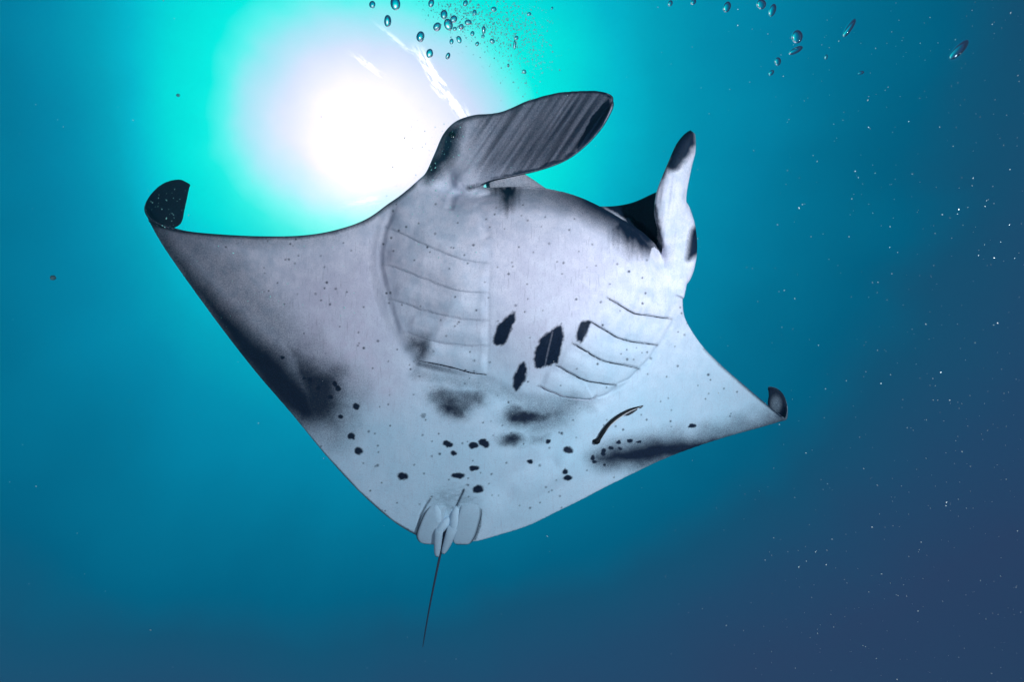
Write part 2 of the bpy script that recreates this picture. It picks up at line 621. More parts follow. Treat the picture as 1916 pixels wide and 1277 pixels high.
# which sheet does each vertex belong to, and is it on the belly side
from mathutils.kdtree import KDTree
RP = np.concatenate([r[0] for r in refs]); RN = np.concatenate([r[1] for r in refs])
RC = np.concatenate([np.full(len(r[0]), r[2]) for r in refs])
kd = KDTree(len(RP))
for i, p in enumerate(RP): kd.insert(p, i)
kd.balance()
idx = np.fromiter((kd.find(p)[1] for p in co), int, nv_)
CID = RC[idx]
SIDE = np.einsum('ij,ij->i', RN[idx], NRM)         # >0 belly side
toward = -(NRM @ FWD)
X, Y, D = chart(co)
belly = smoothstep(-0.15, 0.25, SIDE)
disc_ = (CID == 0) | (CID == 4)
bd = belly * disc_

# ---- gill slits (chart coordinates); the first point is at the inner end
GL = [[(916, 493), (880, 489), (840, 477), (800, 460), (760, 440), (722, 425)],
      [(913, 548), (870, 546), (830, 536), (790, 520), (745, 502), (716, 495)],
      [(914, 600), (870, 598), (830, 590), (790, 580), (760, 568), (728, 560)],
      [(913, 647), (870, 647), (830, 642), (790, 632), (756, 622)],
      [(911, 701), (880, 697), (845, 688), (815, 681), (785, 676)]]
GR = [[(1136, 557), (1160, 572), (1185, 586), (1205, 590), (1257, 597)],
      [(1103, 601), (1130, 617), (1160, 634), (1190, 641), (1230, 646)],
      [(1072, 643), (1095, 657), (1125, 675), (1160, 682), (1196, 690)],
      [(1040, 683), (1065, 698), (1095, 713), (1125, 718), (1153, 721)],
      [(1008, 722), (1040, 737), (1075, 747), (1105, 748), (1116, 741)]]


GLs = [crom(g, 26) for g in GL]; GRs = [crom(g, 26) for g in GR]


def detail(x, y):
    """relief of the belly in metres, + towards the diver"""
    h = np.zeros_like(x)
    wob = 5 * (vnoise(x / 16, y / 40, 77) - .5) + 2 * (vnoise(x / 5, y / 20, 78) - .5)
    for k_, sl_ in enumerate(GLs + GRs):
        left = k_ < 5
        d, s, side = sd_line(x, y + wob * (.5 if left else .7), sl_)
        ends = smoothstep(0.0, 0.06, s) * smoothstep(1.0, 0.94, s)
        below = (side < 0) if left else (side > 0)
        inn = smoothstep(0, 0.10, s) * smoothstep(1.0, 0.90, s)
        # each flap lies over the next one: high just ahead of the slit, low just behind it
        sgn = np.where(side > 0, -1, 1) * (-1 if left else 1)
        h += sgn * (0.0018 if left else 0.0050) * smoothstep(26, 0, d) * inn
        h -= (0.0012 if left else 0.0045) * smoothstep(2.6, 0.4, d) * ends
        # low swelling of each flap
        h += 0.008 * smoothstep(22, 2, np.abs(d - 20)) * (sgn > 0) * inn
    # inner and outer borders of the gill field, the fold along the flank
    for pts, wd, am in (([(917, 490), (914, 560), (914, 640), (911, 702)], 6, -.002),
                        ([(905, 490), (902, 560), (902, 640), (899, 700)], 9, .0015),
                        ([(738, 388), (722, 425), (712, 470), (712, 500), (722, 540), (736, 590), (746, 622), (758, 630)], 9, -.0045),
                        ([(728, 388), (708, 440), (702, 500), (712, 560), (735, 620)], 12, .0035),
                        ([(1264, 585), (1255, 610), (1235, 645), (1212, 680), (1170, 720), (1118, 748)], 6, -.0045),
                        ([(1268, 600), (1262, 617), (1243, 655), (1215, 695), (1175, 735)], 10, .003),
                        ([(1230, 646), (1218, 668), (1196, 690)], 4, -.006),
                        ([(1196, 690), (1180, 708), (1153, 721)], 4, -.006),
                        ([(1153, 721), (1140, 738), (1116, 745)], 4, -.006),
                        ([(1125, 560), (1095, 600), (1062, 643), (1030, 684), (1003, 720)], 10, -.004),
                        ([(800, 935), (785, 965), (778, 1000)], 3, -.004),
                        ([(870, 345), (845, 372), (840, 395)], 12, -.010),
                        ([(890, 380), (905, 410), (912, 450)], 14, -.004),
                        ([(867, 917), (856, 942), (847, 962)], 4, -.010)):
        d, s, _ = sd_line(x, y, pts)
        h += am * smoothstep(wd, 0, d) * smoothstep(0, .1, s) * smoothstep(1, .9, s)
    # mounds at the base of the tail, long soft furrow towards the right wing
    for cx, cy, rx, ry, am in ((822, 962, 16, 26, .014), (826, 990, 14, 20, .010), (872, 962, 18, 26, .012), (858, 988, 14, 22, .012)):
        h += am * smoothstep(1, 0, np.hypot((x - cx) / rx, (y - cy) / ry))
    d, s, _ = sd_line(x, y, [(900, 945), (960, 905), (1020, 860), (1060, 800), (1085, 770)])
    h += -.030 * smoothstep(46, 0, d) * smoothstep(0, .25, s) * smoothstep(1, .7, s)
    d, s, _ = sd_line(x, y, [(930, 930), (990, 905), (1050, 880), (1080, 820)])
    h += .016 * smoothstep(32, 0, d) * smoothstep(0, .25, s) * smoothstep(1, .7, s)
    # fine crinkles round the vent
    m = smoothstep(1, 0.3, np.hypot((x - 852) / 62, (y - 925) / 40))
    h += m * 0.0035 * (fbm(x / 26, (y + 8 * np.sin(x / 17)) / 4.5, 5, 3) - .5)
    # wandering skin folds on the wings near the body
    h += 0.004 * (fbm(x / 60, y / 140, 9) - 0.5) * smoothstep(730, 660, x)
    h += 0.006 * (fbm(x / 45 + y / 90, y / 60, 12, 5) - 0.5)
    return h


co = co - FWD * (detail(X, Y) * bd * smoothstep(0.1, 0.5, toward))[:, None]
# ridges along the cephalic fins
t1 = X * 0.83 + Y * 0.56
r1 = (vnoise(t1 / 4.5, (X * .5 - Y * .8) / 120, 3) - 0.5) * 0.0055 + (vnoise(t1 / 11, (X * .5 - Y * .8) / 150, 8) - 0.5) * 0.008
co = co - FWD * (r1 * (CID == 1) * smoothstep(850, 920, X) * smoothstep(0.1, .5, toward))[:, None]
t2 = X + Y * 0.12
r2 = (vnoise(t2 / 6, Y / 90, 4) - 0.5) * 0.012
co = co - FWD * (r2 * ((CID == 2) | (CID == 4)) * smoothstep(300, 380, Y) * smoothstep(520, 470, Y) * smoothstep(0.1, .5, toward))[:, None]
NRM = compute_normals(co)

# ---- pigment, with some shade and strobe light painted in
wx = X + 14 * (fbm(X / 22, Y / 22, 21) - .5); wy = Y + 14 * (fbm(X / 22, Y / 22, 22) - .5)
fx_ = X + 5 * (fbm(X / 7, Y / 7, 31, 3) - .5); fy_ = Y + 5 * (fbm(X / 7, Y / 7, 32, 3) - .5)
P = np.zeros(nv_)


def put(val, mask):
    global P
    P = np.maximum(P, np.clip(val, 0, 1) * mask)


# dark trailing band of the left wing, widening inwards; the same on the right wing
wx3 = X + 26 * (fbm(X / 30, Y / 30, 41) - .5); wy3 = Y + 26 * (fbm(X / 30, Y / 30, 42) - .5)
put(0.94 * smoothstep(56, -34, sdf_poly(X * .6 + wx3 * .4, Y * .6 + wy3 * .4, [(255, 395), (300, 470), (390, 610), (455, 700), (520, 772), (560, 800), (600, 798), (612, 770), (590, 722), (540, 668), (475, 612), (415, 556), (360, 496), (322, 450), (300, 420)])) ** 1.5, bd)
put(0.9 * smoothstep(34, -34, sdf_poly(wx3, wy3, [(540, 650), (600, 676), (640, 700), (650, 760), (628, 800), (585, 800), (550, 770)])), bd)
put(0.35 * smoothstep(75, 0, sdf_poly(wx3, wy3, [(290, 430), (430, 640), (560, 790), (620, 800), (640, 740), (560, 660), (440, 550), (340, 450)])), bd)
put(0.97 * smoothstep(30, -20, sdf_poly(X * .5 + wx3 * .5, Y * .5 + wy3 * .5, [(1118, 868), (1112, 856), (1150, 838), (1220, 826), (1290, 824), (1350, 815), (1420, 795), (1468, 780), (1470, 800), (1400, 826), (1345, 842), (1290, 862), (1235, 866), (1180, 872)])) ** 1.2, bd)
put(0.6 * smoothstep(44, -10, sdf_poly(wx3, wy3, [(1190, 845), (1290, 828), (1370, 808), (1440, 790), (1400, 815), (1290, 860), (1200, 862)])), bd)
# leading edges and tips
d, s, _ = sd_line(X, Y, [(281, 405), (300, 421), (342, 431), (400, 437), (480, 441), (560, 440), (625, 430), (685, 409), (735, 373), (770, 345)])
put(smoothstep(13, 2, d) * (0.95 - 0.25 * s), bd)
put(0.45 * smoothstep(34, 4, d) * smoothstep(.9, 0, s), bd)
put(smoothstep(62, 18, np.hypot(X - 278, Y - 404)) * 0.85, bd)
d, s, _ = sd_line(X, Y, [(1320, 652), (1349, 682), (1390, 718), (1430, 752), (1462, 779)])
put(smoothstep(7, 1, d) * (0.4 + .6 * s), bd)
put(smoothstep(40, 10, np.hypot(X - 1470, Y - 784)) * 0.7, bd)
d, s, _ = sd_line(X, Y, [(412, 612), (478, 697), (545, 775), (612, 856), (672, 921), (733, 975), (786, 1006)])
put(smoothstep(3.5, .5, d) * .7, bd)
# jaw: dark margin with its shade falloff painted in, and two smudges at its corners
d, s, _ = sd_line(wx, Y, [(930, 345), (1020, 349), (1090, 368), (1155, 402), (1205, 436), (1238, 470)])
put(smoothstep(52, 0, d) * (0.34 + 0.62 * smoothstep(.1, .55, s)) * smoothstep(1, .9, s), bd)
wys = wy + 13 * (vnoise(X / 4.5, Y / 50, 61) - .5)
put(smoothstep(24, -14, sdf_poly(wx, wys, [(922, 343), (968, 347), (962, 366), (950, 388), (940, 366)])) , bd)
put(smoothstep(32, -16, sdf_poly(wx, wys, [(1158, 408), (1205, 438), (1222, 462), (1190, 462), (1165, 445), (1150, 425)])), bd)
put(0.75 * smoothstep(9, 0, sd_line(X, Y, [(878, 352), (900, 346), (930, 342)])[0]), belly)
# smudges behind the gills
sx_ = X + 20 * (fbm(X / 26, Y / 20, 71) - .5); sy_ = Y + 20 * (fbm(X / 26, Y / 20, 72) - .5)
def blob(cx, cy, rx, ry, a, deg=0):
    c_, s_ = math.cos(math.radians(deg)), math.sin(math.radians(deg))
    u_, v_ = (sx_ - cx) * c_ + (sy_ - cy) * s_, -(sx_ - cx) * s_ + (sy_ - cy) * c_
    return a * np.exp(-((u_ / rx) ** 2 + (v_ / ry) ** 2) ** 1.3)
sm = 1 - (1 - blob(848, 764, 30, 19, .88)) * (1 - blob(824, 742, 24, 15, .6)) * (1 - blob(887, 746, 24, 17, .62)) * (1 - blob(860, 738, 46, 12, .25))
put(sm * (0.8 + .4 * fbm(X / 9, Y / 9, 73)), bd)
sm = 1 - (1 - blob(982, 782, 36, 19, .97)) * (1 - blob(1028, 778, 38, 13, .6, -12)) * (1 - blob(962, 776, 16, 16, .6))
put(sm * (0.85 + .3 * fbm(X / 9, Y / 9, 74)), bd)
put(0.5 * smoothstep(34, -14, sdf_poly(wx, wy, [(985, 765), (1070, 757), (1050, 780), (1000, 796)])), bd)
put(0.22 * smoothstep(20, 0, sd_line(wx, wy, [(780, 700), (900, 722), (1000, 757), (1100, 765)])[0]), bd)
put(blob(957, 823, 24, 10, .92), bd)
put(0.0 * smoothstep(16, -10, sdf_poly(wx, wy, [(938, 818), (975, 815), (974, 830), (940, 833)])), bd)
put(0.35 * smoothstep(14, -8, sdf_poly(wx, wy, [(995, 818), (1020, 815), (1018, 828), (998, 828)])), bd)
put(0.75 * smoothstep(14, -14, sdf_poly(wx, wy, [(765, 632), (800, 632), (802, 655), (795, 672), (782, 675), (778, 655), (764, 648)])), bd)
put(0.55 * smoothstep(10, 0, sd_line(X, Y, [(785, 681), (830, 692), (880, 704)])[0]) * smoothstep(900, 800, X), bd)
# brush-stroke blotches between the gills
for poly in ([(962, 583), (964, 600), (952, 628), (944, 646), (928, 645), (922, 638), (930, 612), (945, 596)],
             [(1050, 608), (1054, 632), (1048, 660), (1042, 680), (1022, 686), (1012, 690), (1001, 688), (1000, 660), (1012, 634), (1026, 622), (1036, 616)],
             [(1106, 600), (1098, 625), (1088, 640), (1078, 638), (1080, 618), (1088, 603)],
             [(981, 678), (986, 690), (982, 712), (966, 732), (959, 724), (962, 700), (972, 684)]):
    a_ = X * 0.33 - Y * 0.94; b_ = X * 0.94 + Y * 0.33
    rag = 1.8 * (vnoise(b_ / 2.6, a_ / 26, 51) - .5) + 2.2 * (vnoise(b_ / 6, a_ / 14, 52) - .5)
    dens = 0.90 + 0.1 * vnoise(b_ / 3.0, a_ / 22, 53)
    put(dens * smoothstep(3, -2.5, sdf_poly(fx_, fy_ + rag, poly) + rag * .2), bd)
dd, _, _ = sd_line(X, Y, [(1034, 622), (1026, 655), (1019, 688)])
P = np.where(disc_, P * (1 - 0.25 * smoothstep(2.4, .6, dd)), P)
put(0.75 * smoothstep(3.0, .5, sd_line(X, Y, [(868, 917), (858, 938), (848, 962)])[0]), bd)
put(0.5 * smoothstep(3, .5, sd_line(X, Y, [(808, 930), (798, 946), (787, 966), (778, 1003)])[0]), bd)
put(0.5 * smoothstep(3, .5, sd_line(X, Y, [(900, 955), (898, 985), (889, 1010)])[0]), bd)
put(0.25 * smoothstep(1, .2, np.hypot((X - 850) / 62, (Y - 935) / 34)) * (0.5 + .7 * (fbm(X / 9, Y / 4, 66) - .5) * 2), bd)
# spots
SPOTS = [(666, 761, 7, 6), (658, 817, 7, 7), (671, 844, 7, 7), (753, 892, 9, 7), (626, 719, 5, 6), (632, 727, 6, 7), (619, 744, 6, 5), (637, 780, 6, 4), (568, 709, 4, 3),
         (580, 711, 5, 4), (595, 727, 4, 4), (529, 670, 5, 4), (836, 830, 7, 5), (841, 834, 6, 5), (849, 849, 6, 4), (886, 834, 9, 6), (903, 828, 7, 6), (908, 832, 8, 6),
         (887, 877, 9, 5), (857, 891, 11, 5), (894, 916, 10, 7), (992, 866, 6, 5), (1026, 828, 5, 4), (1063, 843, 9, 6), (1057, 882, 6, 5), (1062, 894, 8, 5),
         (1110, 857, 5, 5), (1113, 865, 5, 4), (1130, 845, 5, 5), (1129, 850, 5, 5), (1143, 839, 5, 4), (1158, 828, 5, 4), (1178, 825, 6, 4), (1196, 828, 5, 3), (1160, 840, 4, 3),
         (1295, 798, 7, 4), (1132, 870, 3, 2), (792, 778, 5, 5)]
for k, (cx, cy, rx, ry) in enumerate(SPOTS):
    q = np.hypot((fx_ - cx) / rx, (fy_ - cy) / ry)
    put((0.97 if k != len(SPOTS) - 1 else 0.4) * smoothstep(1.25, 0.75, q), bd)
# freckles: fewer and larger ones first
for k in range(420):
    cx, cy = rng.uniform(420, 1400), rng.uniform(380, 980)
    r = 0.9 + 1.4 * rng.random() ** 3
    m = (np.abs(X - cx) < 6) & (np.abs(Y - cy) < 6)
    if not m.any(): continue
    P[m] = np.maximum(P[m], (0.35 + .5 * rng.random()) * smoothstep(r + 1.3, r * .4, np.hypot(X[m] - cx, Y[m] - cy)) * bd[m])
# gill slits as darker creases (the open slits are parts of their own)
for sl_ in GL + GR:
    d, s, _ = sd_line(X, Y, crom(sl_, 26))
    put((0.07 if sl_ in GL else 0.2) * smoothstep(4, 0, d), bd)
# cheek round the left eye and the right eye
put(0.95 * smoothstep(20, -14, sdf_poly(wx, wy, [(835, 240), (866, 228), (860, 252), (845, 292), (820, 325), (800, 340), (795, 322), (815, 285)])), belly)
put(0.95 * smoothstep(10, -4, sdf_poly(X, Y, [(1310, 418), (1296, 432), (1291, 458), (1288, 485), (1310, 470)])), np.ones(nv_))
# cephalic fins
m1 = (CID == 1) * 1.0
put((0.50 + 0.22 * smoothstep(900, 1080, X) + 0.34 * (vnoise(t1 / 4.5, (X * .5 - Y * .8) / 90, 6) - .5)) * smoothstep(850, 960, X + (345 - Y) * .25), m1 * belly)  # mostly strobe shade on the large fin, painted as streaky grey
put(smoothstep(3, -2, sdf_poly(fx_, fy_, [(1141, 183), (1128, 192), (1108, 216), (1094, 245), (1078, 272), (1082, 284), (1108, 262), (1130, 234), (1142, 204)])), m1 * belly)
d, s, _ = sd_line(wx, wy, [(908, 342), (928, 338), (958, 329), (1010, 318), (1055, 300), (1085, 284)])
put(smoothstep(15, 2, d) * 0.9 * smoothstep(0, .12, s), m1 * belly)
d, s, _ = sd_line(X, Y, [(860, 225), (888, 216), (935, 211), (985, 190), (1038, 175), (1088, 170), (1122, 171), (1145, 180)])
put(smoothstep(14, 1, d) * (0.7 + .25 * s), m1 * belly)
rim = smoothstep(3.4, 1.0, sd_line(X, Y, [(1147, 196), (1140, 215), (1128, 240), (1112, 262), (1094, 278)])[0]) * m1
P = P * (1 - rim * .85)
m2 = (CID == 2) * 1.0
put(smoothstep(10, -6, sdf_poly(wx, wy, [(1300, 238), (1302, 268), (1284, 292), (1268, 312), (1255, 320), (1246, 312), (1262, 270), (1280, 246)])), m2)
put(0.75 * smoothstep(5, 0, sd_line(fx_, fy_, [(1226, 385), (1229, 400), (1233, 432), (1238, 462)])[0]), m2)
put(0.6 * smoothstep(8, 0, sd_line(X, Y, [(1240, 330), (1250, 300)])[0]), m2)
# the back is near black, the mouth dark with a pale lip band
dorsal = smoothstep(0.1, -0.2, SIDE)
P = np.where(CID == 0, np.maximum(P, dorsal * 0.97), P)
P = np.where(CID == 1, np.maximum(P, dorsal * 0.95), P)
P = P * (1 - 0.35 * (CID == 0) * dorsal * smoothstep(16, 4, np.hypot((X - 1452) / 1.0, (Y - 757) / 1.6)))  # strobe light on the curled right tip, painted as paler skin
mouth = (CID == 3)
pm = np.full(nv_, 0.97)
pm = pm * (1 - 0.85 * smoothstep(3, -4, sdf_poly(fx_, fy_, [(1118, 378), (1168, 420), (1190, 432), (1180, 412), (1160, 404), (1135, 388)])))
pm = np.where(X < 1060, 0.35, pm)
P = np.where(mouth, pm, P)
P = np.where((CID != 1) & (X > 945) & (X < 1012) & (Y > 316) & (Y < 348), 0.3, P)
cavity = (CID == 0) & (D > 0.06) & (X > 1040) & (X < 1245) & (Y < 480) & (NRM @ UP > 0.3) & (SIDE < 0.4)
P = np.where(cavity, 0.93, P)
P = np.clip(P, 0, 1)
# yellowish-violet stain on the left wing and between the gills, as the photo's skin has
stain = smoothstep(90, -40, sdf_poly(wx, wy, [(560, 520), (690, 480), (705, 620), (720, 720), (640, 690), (560, 640)])) * 0.8
stain = np.maximum(stain, smoothstep(80, -60, sdf_poly(wx, wy, [(930, 430), (1110, 430), (1200, 480), (1100, 600), (1000, 690), (925, 600)])) * 0.7) * bd
hind_ambient = smoothstep(-40, 420, X * 0.12 + Y * 0.99 - 560 - 140 * smoothstep(1000, 1200, X) * smoothstep(700, 500, Y)) * 0.9  # teal ambient light on the rear half, painted as bluer skin
grey = 0.5 * np.maximum((CID == 1) * smoothstep(800, 950, X), 0.8 * smoothstep(352, 340, Y) * smoothstep(860, 885, X) * (X < 915) * (CID == 0))  # shade of the large fin and mouth corner, painted into the skin


def fattr(me, name, arr):
    a = me.attributes.new(name, 'FLOAT', 'POINT')
    a.data.foreach_set('value', np.asarray(arr, np.float32))


for nm, ar in (('pigment', P), ('stain', stain), ('grey', grey), ('hind_ambient', hind_ambient)):
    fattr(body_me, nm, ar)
ca_ = body_me.attributes.new('skin_chart', 'FLOAT_VECTOR', 'POINT')
ca_.data.foreach_set('vector', np.stack([X / 100, Y / 100, CID * 3.0], 1).astype(np.float32).ravel())
body_me.polygons.foreach_set('use_smooth', [True] * len(body_me.polygons))
body_me.materials.clear()


def skin_material(name='manta_skin', has_attr=True, dark=0.0, rim=False):
    m = bpy.data.materials.new(name)
    m.use_nodes = True
    T = NT(m)
    b_ = T.n['Principled BSDF']
    tc = T.node('ShaderNodeTexCoord')
    vec = T.attr('skin_chart').outputs['Vector'] if has_attr else tc.outputs['Object']
    obj_ = tc.outputs['Object']
    pig = T.attr('pigment').outputs['Fac'] if (has_attr or rim) else dark
    n_f = T.noise(obj_, 170, 4, 0.62)
    n_m = T.noise(obj_, 16, 4, 0.6)
    n_l = T.noise(obj_, 3.2, 3, 0.5)
    # pigment breaks into fine grain at its edges
    if has_attr:
        edge = T.math('MULTIPLY', T.math('SUBTRACT', n_f, 0.5), T.math('MULTIPLY', T.math('MULTIPLY', pig, T.math('SUBTRACT', 1.0, pig)), 3.4))
        pig = T.math('ADD', pig, edge, clamp=True)
    base = T.mix(T.maprange(n_m, 0.35, 0.7), (0.74, 0.72, 0.83, 1), (0.54, 0.58, 0.70, 1))
    if has_attr:
        hind_ambient = T.math('ADD', T.attr('hind_ambient').outputs['Fac'], T.math('MULTIPLY', T.math('SUBTRACT', n_l, 0.5), 0.6), clamp=True)
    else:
        hind_ambient = 0.9  # same painted ambient tint, even over the pelvic parts
    base = T.mix(hind_ambient, base, (0.40, 0.60, 0.74, 1))
    if has_attr:
        st_ = T.attr('stain').outputs['Fac']
        base = T.mix(T.math('MULTIPLY', st_, T.maprange(n_m, 0.3, 0.65, 0.5, 1.0)), base, (0.60, 0.55, 0.68, 1))
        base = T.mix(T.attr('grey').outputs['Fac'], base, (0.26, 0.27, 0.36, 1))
        # thin scratches running along the wing
        mp = T.node('ShaderNodeMapping'); T.set(mp.inputs['Vector'], vec)
        mp.inputs['Rotation'].default_value = (0, 0, math.radians(8)); mp.inputs['Scale'].default_value = (30, 3.0, 1)
        sc_ = T.noise(mp.outputs[0], 1.0, 3, 0.6)
        base = T.mix(T.math('MULTIPLY', T.maprange(sc_, 0.56, 0.72), T.math('ADD', T.math('MULTIPLY', st_, 0.5), 0.22)), base, (0.34, 0.33, 0.42, 1))
    # pores and freckles
    vo = T.node('ShaderNodeTexVoronoi'); T.set(vo.inputs['Vector'], obj_); vo.inputs['Scale'].default_value = 75
    fr = T.math('MULTIPLY', T.maprange(vo.outputs['Distance'], 0.06, 0.18, 1.0, 0.0), T.maprange(T.noise(obj_, 21, 2), 0.52, 0.66))
    base = T.mix(T.math('MULTIPLY', fr, 0.5), base, (0.22, 0.22, 0.30, 1))
    base = T.mix(T.math('MULTIPLY', T.maprange(n_f, 0.46, 0.68), 0.40), base, (0.36, 0.40, 0.52, 1))
    dk = T.mix(T.maprange(n_f, 0.3, 0.7), (0.003, 0.007, 0.018, 1), (0.010, 0.022, 0.05, 1))
    pg_ = T.maprange(pig, 0.0, 0.92, 0.0, 1.0, smooth=False)
    T.set(b_.inputs['Base Color'], T.mix(T.math('POWER', pg_, 0.75), base, dk))
    b_.inputs['Roughness'].default_value = 0.55
    b_.inputs['Specular IOR Level'].default_value = 0.12
    bp = T.node('ShaderNodeBump')
    bp.inputs['Strength'].default_value = 0.5
    bp.inputs['Distance'].default_value = 0.004
    T.set(bp.inputs['Height'], T.math('ADD', T.math('MULTIPLY', n_f, 0.5), T.math('MULTIPLY', n_m, 1.0)))
    T.t.links.new(bp.outputs[0], b_.inputs['Normal'])
    return m


SKIN = skin_material()
DARK = principled('slit_lining', (0.012, 0.018, 0.035), 0.6, 0.2)
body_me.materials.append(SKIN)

root_p = W(985, 640, 0.05)
root = bpy.data.objects.new('manta_ray', None)
COL.objects.link(root)
root.location = tuple(root_p)
tag(root, 'large white bellied manta ray with dark spots swimming overhead', 'manta ray')
body_me.vertices.foreach_set('co', (co - root_p).ravel())
body_me.update()
body_me.name = 'body'
link('body', body_me, root)

# ray caster on the finished body
bvh = BVHTree.FromObject(root.children[0], dg) if False else None
loops = np.empty(len(body_me.loops), int); body_me.loops.foreach_get('vertex_index', loops)
front = toward > -0.2
polys = [tuple(p.vertices) for p in body_me.polygons if front[p.vertices[0]]]
bvh = BVHTree.FromPolygons([Vector(c) for c in co], polys)


def hit(px, py):
    d = Vector(W(px, py, 0)).normalized()
    h, n, _, _ = bvh.ray_cast(Vector((0, 0, 0)), d)
    if h is None: return W(px, py, 0.05), -FWD
    n = np.array(n)
    if n @ FWD > 0: n = -n
    return np.array(h), n


def local(V_): return np.asarray(V_) - root_p


def ribbon(pts, wd, mat, name, lift=0.0012, depth=0.004, n=70, wob=0.0, taper=True, parent=None):
    c = crom(pts, n)
    V_, F_ = [], []
    for i in range(n):
        t = i / (n - 1)
        a = c[max(i - 1, 0)]; b2 = c[min(i + 1, n - 1)]
        tg = (b2 - a) / max(np.linalg.norm(b2 - a), 1e-6)
        nn = np.array([-tg[1], tg[0]])
        w_ = wd * ((0.25 + 0.75 * math.sin(math.pi * min(max(t, .02), .98)) ** 0.5) if taper else 1) * (1 + wob * (random.random() - .5))
        for sgn, lf in ((-1, -depth), (-0.8, lift), (0.8, lift), (1, -depth)):
            q = c[i] + nn * w_ * sgn * 0.5
            p, nr = hit(*q)
            V_.append(p + nr * lf)
    for i in range(n - 1):
        for k in range(3):
            a = i * 4 + k
            F_.append((a, a + 1, a + 5, a + 4))
    return link(name, new_mesh(name, local(V_), F_, True, mat), parent or root)


LIP = principled('gill_lip', (0.42, 0.46, 0.57), 0.6, 0.2)
for k, sl_ in enumerate(GL):
    ribbon([(x + random.uniform(-.4, .4), y + random.uniform(-.8, .8)) for x, y in sl_], 0.8 if k < 4 else 2.4, LIP if k < 4 else DARK, 'gill_slit', wob=0.9)
for k, sl_ in enumerate(GR):
    ribbon([(x + random.uniform(-.4, .4), y + random.uniform(-.8, .8)) for x, y in sl_], 1.4, DARK if k < 4 else LIP, 'gill_slit', wob=1.1)

# eyes
def ball(name, px, py, r, mat, lift, parent, sq=(1, 1, .5)):
    p, nr = hit(px, py)
    V_, F_ = uv_sphere(20, 14)
    R = np.array(Vector(nr).to_track_quat('Z', 'Y').to_matrix())
    V_ = (V_ * np.array(sq) * r) @ R.T + p + nr * lift
    return link(name, new_mesh(name, local(V_), F_, True, mat), parent)


EYE = principled('eye_black', (0.006, 0.008, 0.012), 0.12, 0.6)
e1 = ball('eye', 846, 252, .019, EYE, -.004, root)
e2 = ball('eye', 1300, 438, .026, EYE, -.012, root, (.7, 1.2, .5))

# pelvic fins, claspers, tail
PALE = skin_material('pelvic_skin', False, 0.06, True)


def pad(name, rows, thick, mat, n=36, m=18, lift=0.010, parent=root, rim=0):
    """a soft lobe lying on the skin: rows of (left px, py, right px, py, lift)"""
    r = crom(rows, n)
    w = np.linspace(0, 1, m)
    A, B = np.zeros((n, m, 3)), np.zeros((n, m, 3))
    for i in range(n):
        for j in range(m):
            q = r[i, 0:2] * (1 - w[j]) + r[i, 2:4] * w[j]
            base = W(q[0], q[1], r[i, 4])
            e = math.sin(math.pi * w[j]) ** 0.5
            el_ = min(1, min(i, n - 1 - i) / 5)
            h = thick * (0.15 + 0.85 * e * math.sin(math.pi / 2 * el_))
            A[i, j] = base - FWD * h
            B[i, j] = base + FWD * h * .5
    V_, F_ = shell(A, B)
    me_ = new_mesh(name, local(V_), F_, True, mat)
    if True:
        ti, tj = np.linspace(0, 1, n)[:, None], w[None, :]
        g_ = 0.10 + 0.8 * abs(rim) * smoothstep(.93, .99, ti) + 0.8 * (smoothstep(.09, .02, tj) if rim < 0 else smoothstep(.91, .98, tj)) * abs(rim) * smoothstep(.15, .35, ti)
        g_ = np.clip(g_ + 0 * tj, 0, 1).ravel()
        fattr(me_, 'pigment', np.r_[g_, g_])
    return link(name, me_, parent)


_, _, dz = chart(np.array([hit(800, 960)[0], hit(885, 960)[0], hit(845, 935)[0]]))
zl, zr, zc = dz
fin_l = pad('pelvic_fin', [(824, 928, 830, 928, zl + .012), (808, 944, 836, 944, zl + .002), (794, 962, 832, 962, zl - .010), (785, 982, 828, 984, zl - .012), (779, 1002, 824, 1004, zl - .010), (784, 1014, 820, 1017, zl - .006), (795, 1019, 812, 1020, zl - .004)], .006, PALE, rim=-1)
fin_r = pad('pelvic_fin', [(872, 928, 880, 928, zr + .012), (864, 944, 896, 945, zr + .002), (858, 965, 901, 962, zr - .010), (854, 985, 896, 984, zr - .012), (848, 1003, 890, 1003, zr - .010), (848, 1014, 882, 1016, zr - .006), (854, 1020, 874, 1020, zr - .004)], .006, PALE, rim=1)
for rows in ([(815, 988, 832, 986, zc - .004), (813, 998, 829, 998, zc - .018), (812, 1012, 827, 1012, zc - .018), (812, 1026, 825, 1026, zc - .015), (813, 1037, 823, 1037, zc - .012), (816, 1043, 821, 1043, zc - .010)],
             [(838, 984, 858, 986, zc - .004), (834, 998, 853, 1000, zc - .018), (831, 1010, 848, 1012, zc - .018), (828, 1022, 842, 1024, zc - .015), (826, 1032, 836, 1033, zc - .012), (827, 1037, 831, 1038, zc - .010)]):
    pad('clasper', rows, .012, PALE, m=14)


def mound(px, py, rx, ry, deg, dep, h):
    V_, F_ = uv_sphere(24, 16)
    c_ = W(px, py, dep)
    k_ = (Z0 + dep) * TH / 958
    a_ = math.radians(deg)
    ex = RIGHT * math.cos(a_) + UP * math.sin(a_); ey = -RIGHT * math.sin(a_) + UP * math.cos(a_)
    V_ = c_ + V_[:, 0:1] * ex * rx * k_ + V_[:, 1:2] * ey * ry * k_ - V_[:, 2:3] * FWD * h
    return link('clasper_base', new_mesh('clasper_base', local(V_), F_, True, PALE), root)


mound(820, 966, 14, 26, 8, zc + .017, .028)
mound(829, 984, 10, 20, -38, zc + .010, .029)
mound(876, 967, 10, 25, -28, zc + .016, .030)
mound(852, 976, 12, 29, -6, zc + .012, .029)


